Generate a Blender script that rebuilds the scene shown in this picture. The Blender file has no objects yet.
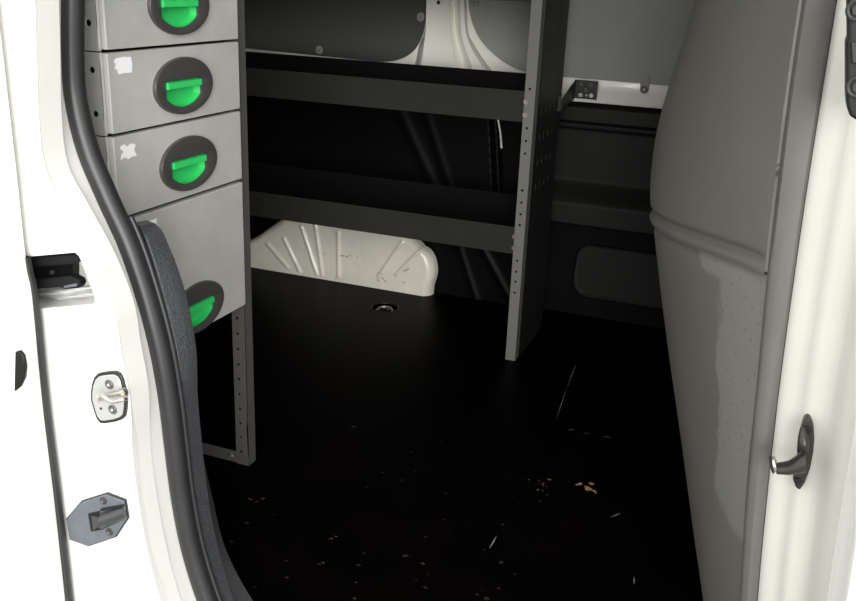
import bpy, bmesh, math, random
from mathutils import Vector, Matrix
random.seed(7)
PI = math.pi
sc = bpy.context.scene
COL = sc.collection

# ------------------------------------------------------------------ camera frame (calibrated: X along the van, Y across it, Z up)
H = 1.05
F = 925.33
RR = Vector((0.92793097, 0.37063922, 0.03963193))
DD = Vector((0.15826948, -0.29550105, -0.94214112))
FF = Vector((-0.33748318, 0.88051445, -0.33286546))

def U(px, py, ax, val):
    """point of the plane (axis ax = val) seen at a place of the survey photo"""
    d = RR * ((px - 428) / F) + DD * ((py - 300.5) / F) + FF
    t = (val - (H if ax == 2 else 0)) / d[ax]
    p = d * t
    p.z += H
    return p

cam_d = bpy.data.cameras.new('camera')
cam = bpy.data.objects.new('camera', cam_d)
COL.objects.link(cam)
m = Matrix((RR, -DD, -FF)).transposed().to_4x4()
m.translation = Vector((0, 0, H))
cam.matrix_world = m
cam_d.sensor_width = 36.0
cam_d.lens = F / 856 * 36
cam_d.clip_start = 0.02
sc.camera = cam

# ------------------------------------------------------------------ materials
def mat(name, col, rough=0.5, metal=0.0, bump=0.0, bscale=60, var=0.0, vscale=6, spec=0.5, coat=0.0, rvar=0.0):
    m = bpy.data.materials.new(name); m.use_nodes = True
    nt = m.node_tree; N = nt.nodes; L = nt.links
    b = N['Principled BSDF']
    b.inputs['Base Color'].default_value = (*col, 1)
    b.inputs['Roughness'].default_value = rough
    b.inputs['Metallic'].default_value = metal
    b.inputs['Specular IOR Level'].default_value = spec
    b.inputs['Coat Weight'].default_value = coat
    b.inputs['Coat Roughness'].default_value = 0.08
    tc = N.new('ShaderNodeTexCoord')
    if var or rvar:
        n = N.new('ShaderNodeTexNoise'); n.inputs['Scale'].default_value = vscale
        n.inputs['Detail'].default_value = 6; n.inputs['Roughness'].default_value = 0.6
        L.new(tc.outputs['Object'], n.inputs['Vector'])
        if var:
            mr = N.new('ShaderNodeMapRange'); mr.inputs[1].default_value = 0.3; mr.inputs[2].default_value = 0.7
            mr.inputs[3].default_value = 1 - var; mr.inputs[4].default_value = 1 + var
            L.new(n.outputs['Fac'], mr.inputs[0])
            vm = N.new('ShaderNodeVectorMath'); vm.operation = 'SCALE'
            vm.inputs[0].default_value = col
            L.new(mr.outputs[0], vm.inputs['Scale']); L.new(vm.outputs[0], b.inputs['Base Color'])
        if rvar:
            m2 = N.new('ShaderNodeMapRange'); m2.inputs[1].default_value = 0.3; m2.inputs[2].default_value = 0.7
            m2.inputs[3].default_value = rough - rvar; m2.inputs[4].default_value = rough + rvar
            L.new(n.outputs['Fac'], m2.inputs[0]); L.new(m2.outputs[0], b.inputs['Roughness'])
    if bump:
        n2 = N.new('ShaderNodeTexNoise'); n2.inputs['Scale'].default_value = bscale
        n2.inputs['Detail'].default_value = 3
        L.new(tc.outputs['Object'], n2.inputs['Vector'])
        bp = N.new('ShaderNodeBump'); bp.inputs['Strength'].default_value = bump; bp.inputs['Distance'].default_value = 0.002
        L.new(n2.outputs['Fac'], bp.inputs['Height']); L.new(bp.outputs['Normal'], b.inputs['Normal'])
    return m

PAINT = mat('white_paint', (0.84, 0.84, 0.80), 0.35, coat=0.5, var=0.02, vscale=3)
PAINT2 = mat('inner_white_paint', (0.86, 0.85, 0.77), 0.30, coat=0.4, var=0.05, vscale=5)
PAINT_SHADED = mat('shaded_white_paint', (0.56, 0.56, 0.51), 0.35, coat=0.3, var=0.04, vscale=5)  # same white body paint, colour darkened to carry the right pillar's shading
GALV = mat('drawer_steel', (0.68, 0.675, 0.64), 0.42, 0.35, var=0.09, vscale=7, rvar=0.06)
GALVS = mat('case_side_steel', (0.56, 0.555, 0.53), 0.42, 0.35, var=0.06, vscale=9)
POSTR = mat('bare_post_steel', (0.16, 0.158, 0.145), 0.5, 0.1, bump=0.05, bscale=500)
RAIL = mat('rail_steel', (0.0185, 0.018, 0.0150), 0.55, 0.0, spec=0.25, bump=0.05, bscale=500, var=0.08, vscale=12)
POST = mat('rack_steel', (0.088, 0.085, 0.078), 0.5, 0.1, bump=0.05, bscale=500)
BLACKD = mat('tray_and_shade_black', (0.004, 0.004, 0.004), 0.6, spec=0.08)
BLACKST = mat('black_steel', (0.015, 0.015, 0.014), 0.5, 0.1, bump=0.05, bscale=500, var=0.2, vscale=30)
RING = mat('charcoal_plastic', (0.058, 0.056, 0.056), 0.38)
GREEN = mat('green_plastic', (0.04, 0.62, 0.15), 0.38, var=0.05, vscale=30)
STICK = mat('torn_paper', (0.93, 0.94, 0.95), 0.8)
RUBBER = mat('rubber', (0.022, 0.022, 0.023), 0.38, var=0.1, vscale=20)
TEXTR = mat('textured_trim', (0.072, 0.075, 0.082), 0.5, bump=1.0, bscale=260, var=0.6, vscale=380)
STEP = mat('step_plastic', (0.010, 0.011, 0.011), 0.6, spec=0.2, bump=0.3, bscale=500)
BLKP = mat('black_plastic', (0.012, 0.012, 0.012), 0.4, spec=0.25)
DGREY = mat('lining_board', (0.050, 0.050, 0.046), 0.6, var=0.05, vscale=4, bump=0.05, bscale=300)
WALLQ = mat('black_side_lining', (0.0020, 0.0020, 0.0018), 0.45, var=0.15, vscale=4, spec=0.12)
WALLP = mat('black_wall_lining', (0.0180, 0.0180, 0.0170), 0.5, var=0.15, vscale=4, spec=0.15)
CHROME = mat('zinc_plated', (0.62, 0.60, 0.55), 0.28, 0.9)
GUIDE = mat('guide_plastic', (0.115, 0.127, 0.145), 0.5, var=0.1, vscale=50)
DARKMET = mat('dark_metal', (0.035, 0.030, 0.025), 0.35, 0.3)
BOLT = mat('bolt_steel', (0.40, 0.39, 0.36), 0.35, 0.8)
BKH = mat('bulkhead_plastic', (0.132, 0.127, 0.114), 0.55, var=0.07, vscale=5, bump=0.12, bscale=260)
STRIP = mat('bulkhead_strip', (0.10, 0.094, 0.087), 0.5, var=0.06, vscale=9)
CLIP = mat('grey_clip', (0.24, 0.24, 0.23), 0.5)
WHITEPL = mat('white_foam', (0.8, 0.8, 0.78), 0.7)
SCR = mat('scratch', (0.30, 0.29, 0.27), 0.5)
WEAR = mat('bare_wood', (0.42, 0.24, 0.13), 0.8, var=0.25, vscale=120)
WEAR2 = mat('faint_wear', (0.013, 0.008, 0.006), 0.7, var=0.4, vscale=90)
ASPH = mat('asphalt', (0.22, 0.22, 0.21), 0.9, bump=0.5, bscale=80)

# floor: black coated board, slightly red-brown where worn
FLOOR = bpy.data.materials.new('black_floor'); FLOOR.use_nodes = True
nt = FLOOR.node_tree; N = nt.nodes; L = nt.links; b = N['Principled BSDF']
tc = N.new('ShaderNodeTexCoord')
n1 = N.new('ShaderNodeTexNoise'); n1.inputs['Scale'].default_value = 5; n1.inputs['Detail'].default_value = 8; n1.inputs['Roughness'].default_value = 0.7
L.new(tc.outputs['Object'], n1.inputs['Vector'])
cr = N.new('ShaderNodeValToRGB'); cr.color_ramp.elements[0].position = 0.42; cr.color_ramp.elements[0].color = (0.0008, 0.0007, 0.0007, 1)
cr.color_ramp.elements[1].position = 0.75; cr.color_ramp.elements[1].color = (0.0028, 0.0012, 0.0010, 1)
L.new(n1.outputs['Fac'], cr.inputs['Fac'])
L.new(cr.outputs['Color'], b.inputs['Base Color'])
b.inputs['Roughness'].default_value = 0.42
b.inputs['Specular IOR Level'].default_value = 0.03
n2 = N.new('ShaderNodeTexNoise'); n2.inputs['Scale'].default_value = 160
L.new(tc.outputs['Object'], n2.inputs['Vector'])
bp = N.new('ShaderNodeBump'); bp.inputs['Strength'].default_value = 0.15; bp.inputs['Distance'].default_value = 0.001
L.new(n2.outputs['Fac'], bp.inputs['Height']); L.new(bp.outputs['Normal'], b.inputs['Normal'])

# lower bulkhead: same plastic with a dusty dried-water stain near its outer edge
BKL = BKH.copy(); BKL.name = 'bulkhead_plastic_stained'
nt = BKL.node_tree; N = nt.nodes; L = nt.links; b = N['Principled BSDF']
src = b.inputs['Base Color'].links[0].from_socket
tc = N.new('ShaderNodeTexCoord'); sp = N.new('ShaderNodeSeparateXYZ'); L.new(tc.outputs['Object'], sp.inputs[0])
nn = N.new('ShaderNodeTexNoise'); nn.inputs['Scale'].default_value = 9; nn.inputs['Detail'].default_value = 5
L.new(tc.outputs['Object'], nn.inputs['Vector'])
def MATH(op, a, bb, N=N, L=L):
    k = N.new('ShaderNodeMath'); k.operation = op
    for i, v in enumerate((a, bb)):
        if isinstance(v, (int, float)): k.inputs[i].default_value = v
        else: L.new(v, k.inputs[i])
    return k.outputs[0]
def MR(v, a, bb, c, d, N=N, L=L):
    k = N.new('ShaderNodeMapRange'); L.new(v, k.inputs[0])
    for i, q in enumerate((a, bb, c, d)): k.inputs[i + 1].default_value = q
    return k.outputs[0]
yy = MATH('ADD', sp.outputs['Y'], MATH('MULTIPLY', MATH('SUBTRACT', nn.outputs['Fac'], 0.5), 0.16))
edge = MR(yy, -.372, -.362, 1, 0)
zz = MATH('ADD', sp.outputs['Z'], MATH('MULTIPLY', MATH('SUBTRACT', nn.outputs['Fac'], 0.5), 0.10))
low = MR(zz, 0.36, 0.38, 0, 1)
topband = MR(zz, 0.682, 0.69, 0, 1)
mask = MATH('MULTIPLY', MATH('MAXIMUM', edge, topband), low)
vo = N.new('ShaderNodeTexVoronoi'); vo.inputs['Scale'].default_value = 70; L.new(tc.outputs['Object'], vo.inputs['Vector'])
dots = MR(vo.outputs['Distance'], 0.12, 0.22, 0.2, 1)
mask = MATH('MULTIPLY', mask, dots)
mx = N.new('ShaderNodeMix'); mx.data_type = 'RGBA'; L.new(mask, mx.inputs[0]); L.new(src, mx.inputs[6]); mx.inputs[7].default_value = (0.19, 0.188, 0.172, 1)
L.new(mx.outputs[2], b.inputs['Base Color'])

# ------------------------------------------------------------------ mesh helpers
def BM(): return bmesh.new()
def quad(bm, a, b_, c, d):
    vs = [bm.verts.new(Vector(p)) for p in (a, b_, c, d)]
    return bm.faces.new(vs)
def box(bm, x0, x1, y0, y1, z0, z1):
    v = [bm.verts.new((x, y, z)) for x in (x0, x1) for y in (y0, y1) for z in (z0, z1)]
    for f in ((0, 1, 3, 2), (4, 6, 7, 5), (0, 4, 5, 1), (2, 3, 7, 6), (0, 2, 6, 4), (1, 5, 7, 3)):
        bm.faces.new([v[i] for i in f])
def prism(bm, pts, ax, a0, a1):
    """outline pts (2D) in the plane normal to ax, extruded from a0 to a1"""
    def mk(p, a):
        q = list(p); q.insert(ax, a); return bm.verts.new(q)
    A = [mk(p, a0) for p in pts]; B = [mk(p, a1) for p in pts]
    bm.faces.new(A); bm.faces.new(B[::-1])
    n = len(pts)
    for i in range(n):
        bm.faces.new((A[i], B[i], B[(i + 1) % n], A[(i + 1) % n]))
def loft(bm, rows, close=False):
    R = [[bm.verts.new(Vector(p)) for p in r] for r in rows]
    for i in range(len(R) - 1):
        n = len(R[i])
        for j in range(n if close else n - 1):
            k = (j + 1) % n
            bm.faces.new((R[i][j], R[i][k], R[i + 1][k], R[i + 1][j]))
    return R
def cyl(bm, c, axis, r, d, n=24, r2=None):
    c = Vector(c); a = Vector(axis).normalized()
    u = a.orthogonal().normalized(); w = a.cross(u)
    r2 = r if r2 is None else r2
    A = [bm.verts.new(c + (u * math.cos(t) + w * math.sin(t)) * r) for t in [2 * PI * i / n for i in range(n)]]
    B = [bm.verts.new(c + a * d + (u * math.cos(t) + w * math.sin(t)) * r2) for t in [2 * PI * i / n for i in range(n)]]
    bm.faces.new(A[::-1]); bm.faces.new(B)
    for i in range(n):
        bm.faces.new((A[i], A[(i + 1) % n], B[(i + 1) % n], B[i]))
def tube(bm, pts, r, n=16, caps=True):
    pts = [Vector(p) for p in pts]; rows = []
    up = None
    for i, p in enumerate(pts):
        t = (pts[min(i + 1, len(pts) - 1)] - pts[max(i - 1, 0)]).normalized()
        if up is None: up = t.orthogonal().normalized()
        up = (up - t * up.dot(t)).normalized(); w = t.cross(up)
        rad = r[i] if isinstance(r, (list, tuple)) else r
        rows.append([p + (up * math.cos(a) + w * math.sin(a)) * rad for a in [2 * PI * k / n for k in range(n)]])
    R = loft(bm, rows, True)
    if caps:
        bm.faces.new(R[0]); bm.faces.new(R[-1][::-1])
def torus(bm, c, axis, R, r, n=32, k=10, squash=1):
    c = Vector(c); a = Vector(axis).normalized(); u = a.orthogonal().normalized(); w = a.cross(u)
    rows = []
    for i in range(n + 1):
        t = 2 * PI * i / n; d = u * math.cos(t) + w * math.sin(t)
        rows.append([c + d * (R + r * math.cos(s)) + a * r * math.sin(s) for s in [2 * PI * j / k for j in range(k)]])
    loft(bm, rows, True)
    bmesh.ops.remove_doubles(bm, verts=bm.verts, dist=1e-6)
def catmull(pts, n=8):
    P = [Vector(p) for p in pts]; P = [2 * P[0] - P[1]] + P + [2 * P[-1] - P[-2]]
    out = []
    for i in range(1, len(P) - 2):
        for k in range(n):
            t = k / n
            out.append(0.5 * ((2 * P[i]) + (P[i + 1] - P[i - 1]) * t + (2 * P[i - 1] - 5 * P[i] + 4 * P[i + 1] - P[i + 2]) * t * t + (3 * P[i] - P[i - 1] - 3 * P[i + 1] + P[i + 2]) * t ** 3))
    out.append(P[-2]); return out
def obj(name, bm, mt, parent=None, bevel=0, smooth=True, solid=0, soff=-1, seg=2, kind=None, subsurf=0):
    if not solid:
        bmesh.ops.recalc_face_normals(bm, faces=bm.faces)
    me = bpy.data.meshes.new(name)
    if parent is not None:
        off = parent.get('_o', (0, 0, 0))
        bmesh.ops.translate(bm, verts=bm.verts, vec=-Vector(off))
    bm.to_mesh(me); bm.free()
    for q in (mt if isinstance(mt, (list, tuple)) else [mt]): me.materials.append(q)
    o = bpy.data.objects.new(name, me); COL.objects.link(o)
    if smooth:
        for p in me.polygons: p.use_smooth = True
        try: me.set_sharp_from_angle(angle=math.radians(38))
        except Exception: pass
    if solid:
        s = o.modifiers.new('solid', 'SOLIDIFY'); s.thickness = solid; s.offset = soff
    if bevel:
        s = o.modifiers.new('bevel', 'BEVEL'); s.width = bevel; s.segments = seg; s.limit_method = 'ANGLE'; s.angle_limit = math.radians(40)
        s.harden_normals = False
    if parent is not None:
        o.parent = parent; o['_o'] = tuple(parent.get('_o', (0, 0, 0)))
    if kind: o['kind'] = kind
    return o
def thing(name, label, cat, loc=(0, 0, 0), group=None):
    o = bpy.data.objects.new(name, None); COL.objects.link(o)
    o.location = loc; o['_o'] = tuple(loc); o['label'] = label; o['category'] = cat; o.empty_display_size = 0.05
    if group: o['group'] = group
    return o
def tag(o, label, cat, group=None):
    o['label'] = label; o['category'] = cat
    if group: o['group'] = group
    return o
def holed_strip(bm, O, ua, va, w, l, holes, r):
    """flat strip: origin O, width along ua, length along va, round holes centred at (u, v)"""
    O, ua, va = Vector(O), Vector(ua), Vector(va)
    P = lambda u, v: O + ua * u + va * v
    cur = 0
    for hu, hv in sorted(holes, key=lambda h: h[1]):
        a, b_ = hv - r * 1.6, hv + r * 1.6
        if a > cur: quad(bm, P(0, cur), P(w, cur), P(w, a), P(0, a))
        rect = [(w, hv), (w, b_), (hu, b_), (0, b_), (0, hv), (0, a), (hu, a), (w, a)]
        n = 16; ring = []; outer = []
        for i in range(n):
            t = 2 * PI * i / n
            ring.append(bm.verts.new(P(hu + r * math.cos(t), hv + r * math.sin(t))))
            k = i // 2; f = (i % 2) / 2
            p0, p1 = rect[k], rect[(k + 1) % 8]
            outer.append(bm.verts.new(P(p0[0] * (1 - f) + p1[0] * f, p0[1] * (1 - f) + p1[1] * f)))
        for i in range(n):
            bm.faces.new((ring[i], outer[i], outer[(i + 1) % n], ring[(i + 1) % n]))
        cur = b_
    if cur < l: quad(bm, P(0, cur), P(w, cur), P(w, l), P(0, l))
def weld(bm, d=1e-5): bmesh.ops.remove_doubles(bm, verts=bm.verts, dist=d)
def sstep(a, b_, x):
    t = min(1, max(0, (x - a) / (b_ - a))); return t * t * (3 - 2 * t)
def lerp_tab(tab, x):
    if x <= tab[0][0]: return tab[0][1]
    for (a, va), (b_, vb) in zip(tab, tab[1:]):
        if x <= b_:
            t = (x - a) / (b_ - a); return va + (vb - va) * t
    return tab[-1][1]

CEIL = 1.5
# ================================================================== SETTING
bm = BM()
box(bm, -2.7, 0.45, 1.158, 2.90, -0.03, 0.0)
# recess for the lashing ring is cut below
fl = obj('floor', bm, [FLOOR, SCR, WEAR, WEAR2], kind='structure', smooth=False)
RC = U(385, 307.5, 2, 0)
bmc = BM(); cyl(bmc, (RC.x, RC.y, -0.018), (0, 0, 1), 0.047, 0.06, 40)
cut = obj('cutter', bmc, FLOOR)
md = fl.modifiers.new('b', 'BOOLEAN'); md.object = cut; md.operation = 'DIFFERENCE'; md.solver = 'EXACT'
dg = bpy.context.evaluated_depsgraph_get()
me2 = bpy.data.meshes.new_from_object(fl.evaluated_get(dg))
fl.modifiers.clear(); fl.data = me2
bpy.data.objects.remove(cut)
while len(me2.materials) < 4: me2.materials.append([FLOOR, SCR, WEAR, WEAR2][len(me2.materials)])
# scratches and worn chips of the coating (surface pattern of the floor)
bm = BM(); bm.from_mesh(me2)
def chip(c, r, mi, sq=1.0, n=9):
    z = 0.0006
    vs = [bm.verts.new((c[0] + math.cos(t) * r * random.uniform(.45, 1.1), c[1] + math.sin(t) * r * sq * random.uniform(.45, 1.1), z)) for t in [2 * PI * i / n for i in range(n)]]
    f = bm.faces.new(vs); f.material_index = mi
def scratch(p, q, w, mi=1):
    a, b_ = U(*p, 2, 0.0006), U(*q, 2, 0.0006); d = (b_ - a).normalized(); s = Vector((-d.y, d.x, 0)) * w
    mid = (a + b_) / 2 + s * random.uniform(-1, 1)
    f = bm.faces.new([bm.verts.new(v) for v in (a, mid - s, b_, mid + s)]); f.material_index = mi
for p, q, w in (((577, 362), (567, 388), .0011), ((567, 388), (556, 420), .0008), ((497, 535), (489, 549), .0015),
                ((568, 430), (575, 429), .001), ((583, 433), (591, 434), .001), ((603, 436), (612, 438), .0013),
                ((609, 517), (621, 513), .0016), ((634, 576), (634, 585), .001), ((350, 426), (357, 427), .0006)):
    scratch(p, q, w)
for (x, y, r) in ((592, 484, .008), (588, 489, .010), (580, 484, .006), (577, 485, .004), (594, 491, .006), (596, 493, .004), (586, 487, .007)):
    c = U(x, y, 2, 0); chip(c, r, 2)
for i in range(16):
    c = U(random.gauss(542, 6), random.gauss(486, 7), 2, 0); chip(c, random.uniform(.001, .0028), random.choice((1, 2)))
for i in range(70):
    x, y = random.uniform(215, 520), random.uniform(440, 600)
    c = U(x, y, 2, 0)
    if random.random() < .75: chip(c, random.uniform(.0015, .007), 3, random.uniform(.3, 1))
    else: scratch((x, y), (x + random.uniform(-8, 8), y + random.uniform(-6, 6)), .0006, 3)
for x, y in ((250, 500), (256, 502), (246, 523), (262, 499), (248, 499), (330, 539), (335, 537), (322, 563), (382, 473), (405, 556), (422, 564)):
    c = U(x, y, 2, 0); chip(c, random.uniform(.003, .006), 3); chip(c + Vector((.003, .002, 0.0002)), .0018, 2)
for f in bm.faces:
    if len(f.verts) < 40 and f.material_index: 
        if f.normal.z < 0: f.normal_flip()
bm.to_mesh(me2); bm.free()

bm = BM(); box(bm, -2.7, 0.45, 1.0, 2.95, CEIL, CEIL + 0.03)
obj('ceiling', bm, PAINT2, kind='structure')
bm = BM(); box(bm, -2.74, -2.70, 1.0, 2.95, -0.03, CEIL)
obj('wall_rear', bm, BLKP, kind='structure')
bm = BM(); box(bm, -8, 8, -8, 8, -0.66, -0.62)
obj('ground', bm, ASPH, kind='structure')

# ---- far wall: white pressed steel above, belt line bead
bm = BM()
XL, XR = -2.70, 0.45
rows = []
for z, y in ((CEIL, 2.857), (0.765, 2.857), (0.738, 2.853), (0.734, 2.850), (0.708, 2.826), (0.703, 2.828), (0.700, 2.868)):
    rows.append([(XL, y, z), (-0.7, y, z), (XR, y, z)])
loft(bm, rows)
wb = obj('wall_far', bm, PAINT2, kind='structure', solid=0.002, soff=-1)
# hat-section body pillar of the far wall
PL = []
def pil(y, cols):
    return [U(px, y, 1, d) for px, d in cols]
cols = {0: [(425.5, 2.855), (426.5, 2.812), (449, 2.812), (454, 2.842), (460, 2.812), (464, 2.812), (466.5, 2.852)],
        30: [(424.5, 2.855), (425.5, 2.812), (449.5, 2.812), (455, 2.842), (461, 2.812), (465.5, 2.814), (468, 2.852)],
        45: [(419, 2.855), (424, 2.815), (452, 2.812), (458, 2.843), (464, 2.814), (470, 2.816), (474.5, 2.852)],
        60: [(416, 2.855), (422, 2.818), (455, 2.812), (462, 2.845), (469.5, 2.818), (478, 2.820), (484, 2.852)],
        76: [(412, 2.855), (419, 2.822), (459, 2.815), (466, 2.848), (475, 2.822), (488, 2.826), (496, 2.853)]}
rows = []
r0 = pil(0, cols[0])
rows.append([Vector((p.x, p.y, CEIL)) for p in r0])
for y in (0, 30, 45, 60, 76): rows.append(pil(y, cols[y]))
rr = []
for j in range(7):
    c = [rows[i][j] for i in range(1, 6)]
    rr.append([rows[0][j]] + catmull(c, 5))
bm = BM(); loft(bm, rr)
# small round hole near top is a dark plug
ps = obj('trim_1', bm, PAINT2, kind='structure', solid=0.0015, subsurf=0)
ps.name = 'trim_1'
bm = BM(); h = U(438.5, 2.5, 1, 2.811); cyl(bm, h, (0, -1, 0), 0.006, 0.001, 16); obj('trim_hole', bm, BLKP, ps)

# ---- grey lining boards above the belt
def poly_px(pts, y): return [(lambda p: (p.x, p.z))(U(a, b_, 1, y)) for a, b_ in pts]
curveL = catmull([(425.5, -12, 0), (424.5, 22, 0), (421, 38, 0), (413, 51, 0), (400, 59, 0), (382, 61.5, 0), (350, 58.8, 0)], 5)
pts = poly_px([(p.x, p.y) for p in curveL] + [(246, 48)], 2.845)
pts = [(pts[0][0], CEIL - .02)] + pts + [(-2.5, pts[-1][1] + .002), (-2.5, CEIL - .02)]
bm = BM(); prism(bm, pts, 1, 2.845, 2.850)
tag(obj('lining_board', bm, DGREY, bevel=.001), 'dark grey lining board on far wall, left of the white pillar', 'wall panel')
curveR = catmull([(468, -14, 0), (469, 8, 0), (473, 25, 0), (482, 42, 0), (497, 57, 0), (513, 67, 0), (532, 73.5, 0)], 5)
pts = poly_px([(p.x, p.y) for p in curveR] + [(565, 76.8), (660, 85)], 2.845)
pts = [(pts[0][0], CEIL - .02)] + pts + [(0.3, pts[-1][1]), (0.3, CEIL - .02)]
bm = BM(); prism(bm, pts, 1, 2.845, 2.850)
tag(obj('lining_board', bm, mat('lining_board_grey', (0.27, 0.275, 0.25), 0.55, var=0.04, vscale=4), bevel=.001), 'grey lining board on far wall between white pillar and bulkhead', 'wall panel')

# ---- panel clips (rounded fixing tabs)
def make_clip(px, py, h, label, washer=False):
    c = U(px, py, 1, 2.843)
    t = thing('panel_clip', label, 'clip', (c.x, c.y, c.z), 'panel clips on the far wall')
    w = .0125; pts = []
    for i in range(13):
        a = PI * i / 12; pts.append((c.x + w * math.cos(a), c.z + h / 2 - w + w * math.sin(a)))
    for i in range(13):
        a = PI + PI * i / 12; pts.append((c.x + w * math.cos(a), c.z - h / 2 + w + w * math.sin(a)))
    bm = BM(); prism(bm, pts, 1, c.y - .004, c.y + .003); obj('tab', bm, CLIP, t, bevel=.001)
    if washer:
        bm = BM(); cyl(bm, (c.x, c.y - .004, c.z - h / 2 + w), (0, -1, 0), .011, .003, 20); obj('washer', bm, DARKMET, t)
    bm = BM(); cyl(bm, (c.x, c.y - .004 - .003 * washer, c.z - h / 2 + w), (0, -1, 0), .0025, .001, 12); obj('screw', bm, BOLT if washer else DARKMET, t)
make_clip(645, 84, .056, 'grey rounded clip over the pale belt strip near the bulkhead', True)
make_clip(319.5, 50, .028, 'grey rounded clip at bottom edge of the left lining board')
make_clip(421, 17, .028, 'grey rounded clip just left of the white far pillar')
make_clip(475, 2, .028, 'grey rounded clip just right of the white far pillar')

# ---- lower lining: pressed black sheet with pockets, ledge and ribs
def P2(px, py): q = U(px, py, 1, 2.85); return (q.x, q.z)
def rbox(x, z, x0, x1, z0, z1, r, s):
    """1 inside a rounded rectangle"""
    cx, cz = (x0 + x1) / 2, (z0 + z1) / 2; hx, hz = (x1 - x0) / 2 - r, (z1 - z0) / 2 - r
    dx, dz = max(abs(x - cx) - hx, 0), max(abs(z - cz) - hz, 0)
    d = math.hypot(dx, dz) - r
    return 1 - sstep(-s, s, d)
def seg_d(x, z, a, b_):
    ax_, az = a; bx, bz = b_; vx, vz = bx - ax_, bz - az
    t = max(0, min(1, ((x - ax_) * vx + (z - az) * vz) / (vx * vx + vz * vz)))
    return math.hypot(x - ax_ - t * vx, z - az - t * vz)
ribs = [(P2(398, 112), P2(438, 200), .016, .005), (P2(424, 114), P2(452, 200), .012, .0035),
        (P2(458, 250), P2(474, 300), .012, .004), (P2(480, 248), P2(508, 300), .012, .005), (P2(300, 112), P2(322, 118), .006, .003)]
slot = (P2(492, 116), P2(496, 195))
def wall_depth(x, z):
    d = 0
    if x > -0.80:
        k = sstep(-0.80, -0.76, x)
        d += k * .045 * sstep(.628, .645, z) * (1 - sstep(.685, .698, z))
        if z > .385:
            d -= k * .030 * rbox(x, z, -.72, -.345, .30, .612, .03, .006) * sstep(.385, .45, z)
            d += k * .050 * (1 - sstep(.382, .448, z)) 
        else:
            d += k * (.050 * sstep(.316, .323, z) - .018 * (1 - sstep(.312, .320, z)))
        d += k * .010 * rbox(x, z, -.592, -.04, .072, .244, .045, .004)
        e = rbox(x, z, -.592, -.04, .072, .244, .045, .010)
        d += k * .012 * math.exp(-((e - .5) / .28) ** 2) * (1 - sstep(.08, .24, z))
    for a, b_, w, h in ribs:
        s = seg_d(x, z, a, b_)
        if s < w * 3: d += h * math.exp(-(s / w) ** 2)
    s = seg_d(x, z, *slot)
    if s < .03: d -= .022 * (1 - sstep(.003, .020, s))
    return d
bm = BM()
nx, nz = 330, 175
x0, x1 = -2.68, 0.42
xs = [x0 + (x1 - x0) * i / nx for i in range(nx + 1)]
xs = sorted(set([round(x, 4) for x in xs if x < -1.0] + [round(-1.0 + i * .004, 4) for i in range(int(1.42 / .004))]))
bm.free()
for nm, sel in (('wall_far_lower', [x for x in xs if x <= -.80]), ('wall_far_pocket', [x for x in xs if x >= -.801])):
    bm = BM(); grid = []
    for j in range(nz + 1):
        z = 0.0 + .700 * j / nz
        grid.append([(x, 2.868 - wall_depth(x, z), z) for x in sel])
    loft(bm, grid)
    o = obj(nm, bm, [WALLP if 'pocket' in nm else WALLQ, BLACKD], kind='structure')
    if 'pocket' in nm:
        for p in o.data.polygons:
            if p.center.z < .322 and (rbox(p.center.x, p.center.z, -.592, -.04, .072, .244, .045, .004) < .5): p.material_index = 1  # black around the plate: shade below the ledge, put into the colour
# pale cable stub hanging beside the pillar
bm = BM(); tube(bm, catmull([U(496, 112, 1, 2.864), U(498.5, 122, 1, 2.864), U(500.5, 134, 1, 2.864), U(501.5, 148, 1, 2.864)], 5), .0035, 10)
tag(obj('cable', bm, PAINT2), 'short pale cable hanging behind shelving between the two shelves', 'cable')

# ---- wheel arch
out = catmull([(-1.072, 2.81, -0.002), (-1.071, 2.81, .03), U(433.5, 276, 1, 2.81), U(432.5, 264, 1, 2.81), U(428, 254, 1, 2.81), U(419, 246, 1, 2.81), (-1.22, 2.81, .245), (-1.36, 2.81, .28), (-1.50, 2.81, .275),
               (-1.62, 2.81, .23), U(275, 222, 1, 2.81), U(262, 231, 1, 2.81), U(252, 238, 1, 2.81), (-1.88, 2.81, .05), (-1.90, 2.81, -0.002)], 18)
cen = Vector((-1.45, 2.81, 0.0))
Z6 = lambda x, y: (lambda p: (p.x, p.z))(U(230 + x / 2.594, 180 + y / 2.594, 1, 2.81))
arib = [(Z6(98, 165), Z6(150, 226)), (Z6(140, 150), Z6(182, 238)), (Z6(186, 120), Z6(226, 244)), (Z6(222, 115), Z6(240, 248)), (Z6(281, 135), Z6(282, 250)),
        (Z6(446, 162), Z6(386, 250)), (Z6(505, 170), Z6(432, 245)), (Z6(300, 70), Z6(300, 120))]
bm = BM(); rows = []
fr = [0] + [.08 + .0125 * i for i in range(70)] + [.965, .975, .982, .988, .994, 1.0]
for f in fr:
    row = []
    for p in out:
        q = cen + (p - cen) * f
        edge_d = (p - cen).length * (1 - f)
        rr_ = .030
        e = min(edge_d, rr_) / rr_
        y = 2.81 + .042 * (1 - math.sqrt(max(0, 1 - (1 - e) ** 2)))
        for a, b_ in arib:
            s = seg_d(q.x, q.z, a, b_)
            if s < .03 and q.z > .012: y -= .0065 * math.exp(-(s / .0065) ** 2)
        row.append((q.x, y, q.z))
    rows.append(row)
loft(bm, rows); weld(bm, 1e-4)
wa = tag(obj('wheel_arch', bm, mat('arch_paint', (0.72, 0.69, 0.60), 0.33, coat=0.4, var=0.07, vscale=14)), 'ribbed cream wheel arch low on the far wall under shelving', 'wheel arch')
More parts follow.
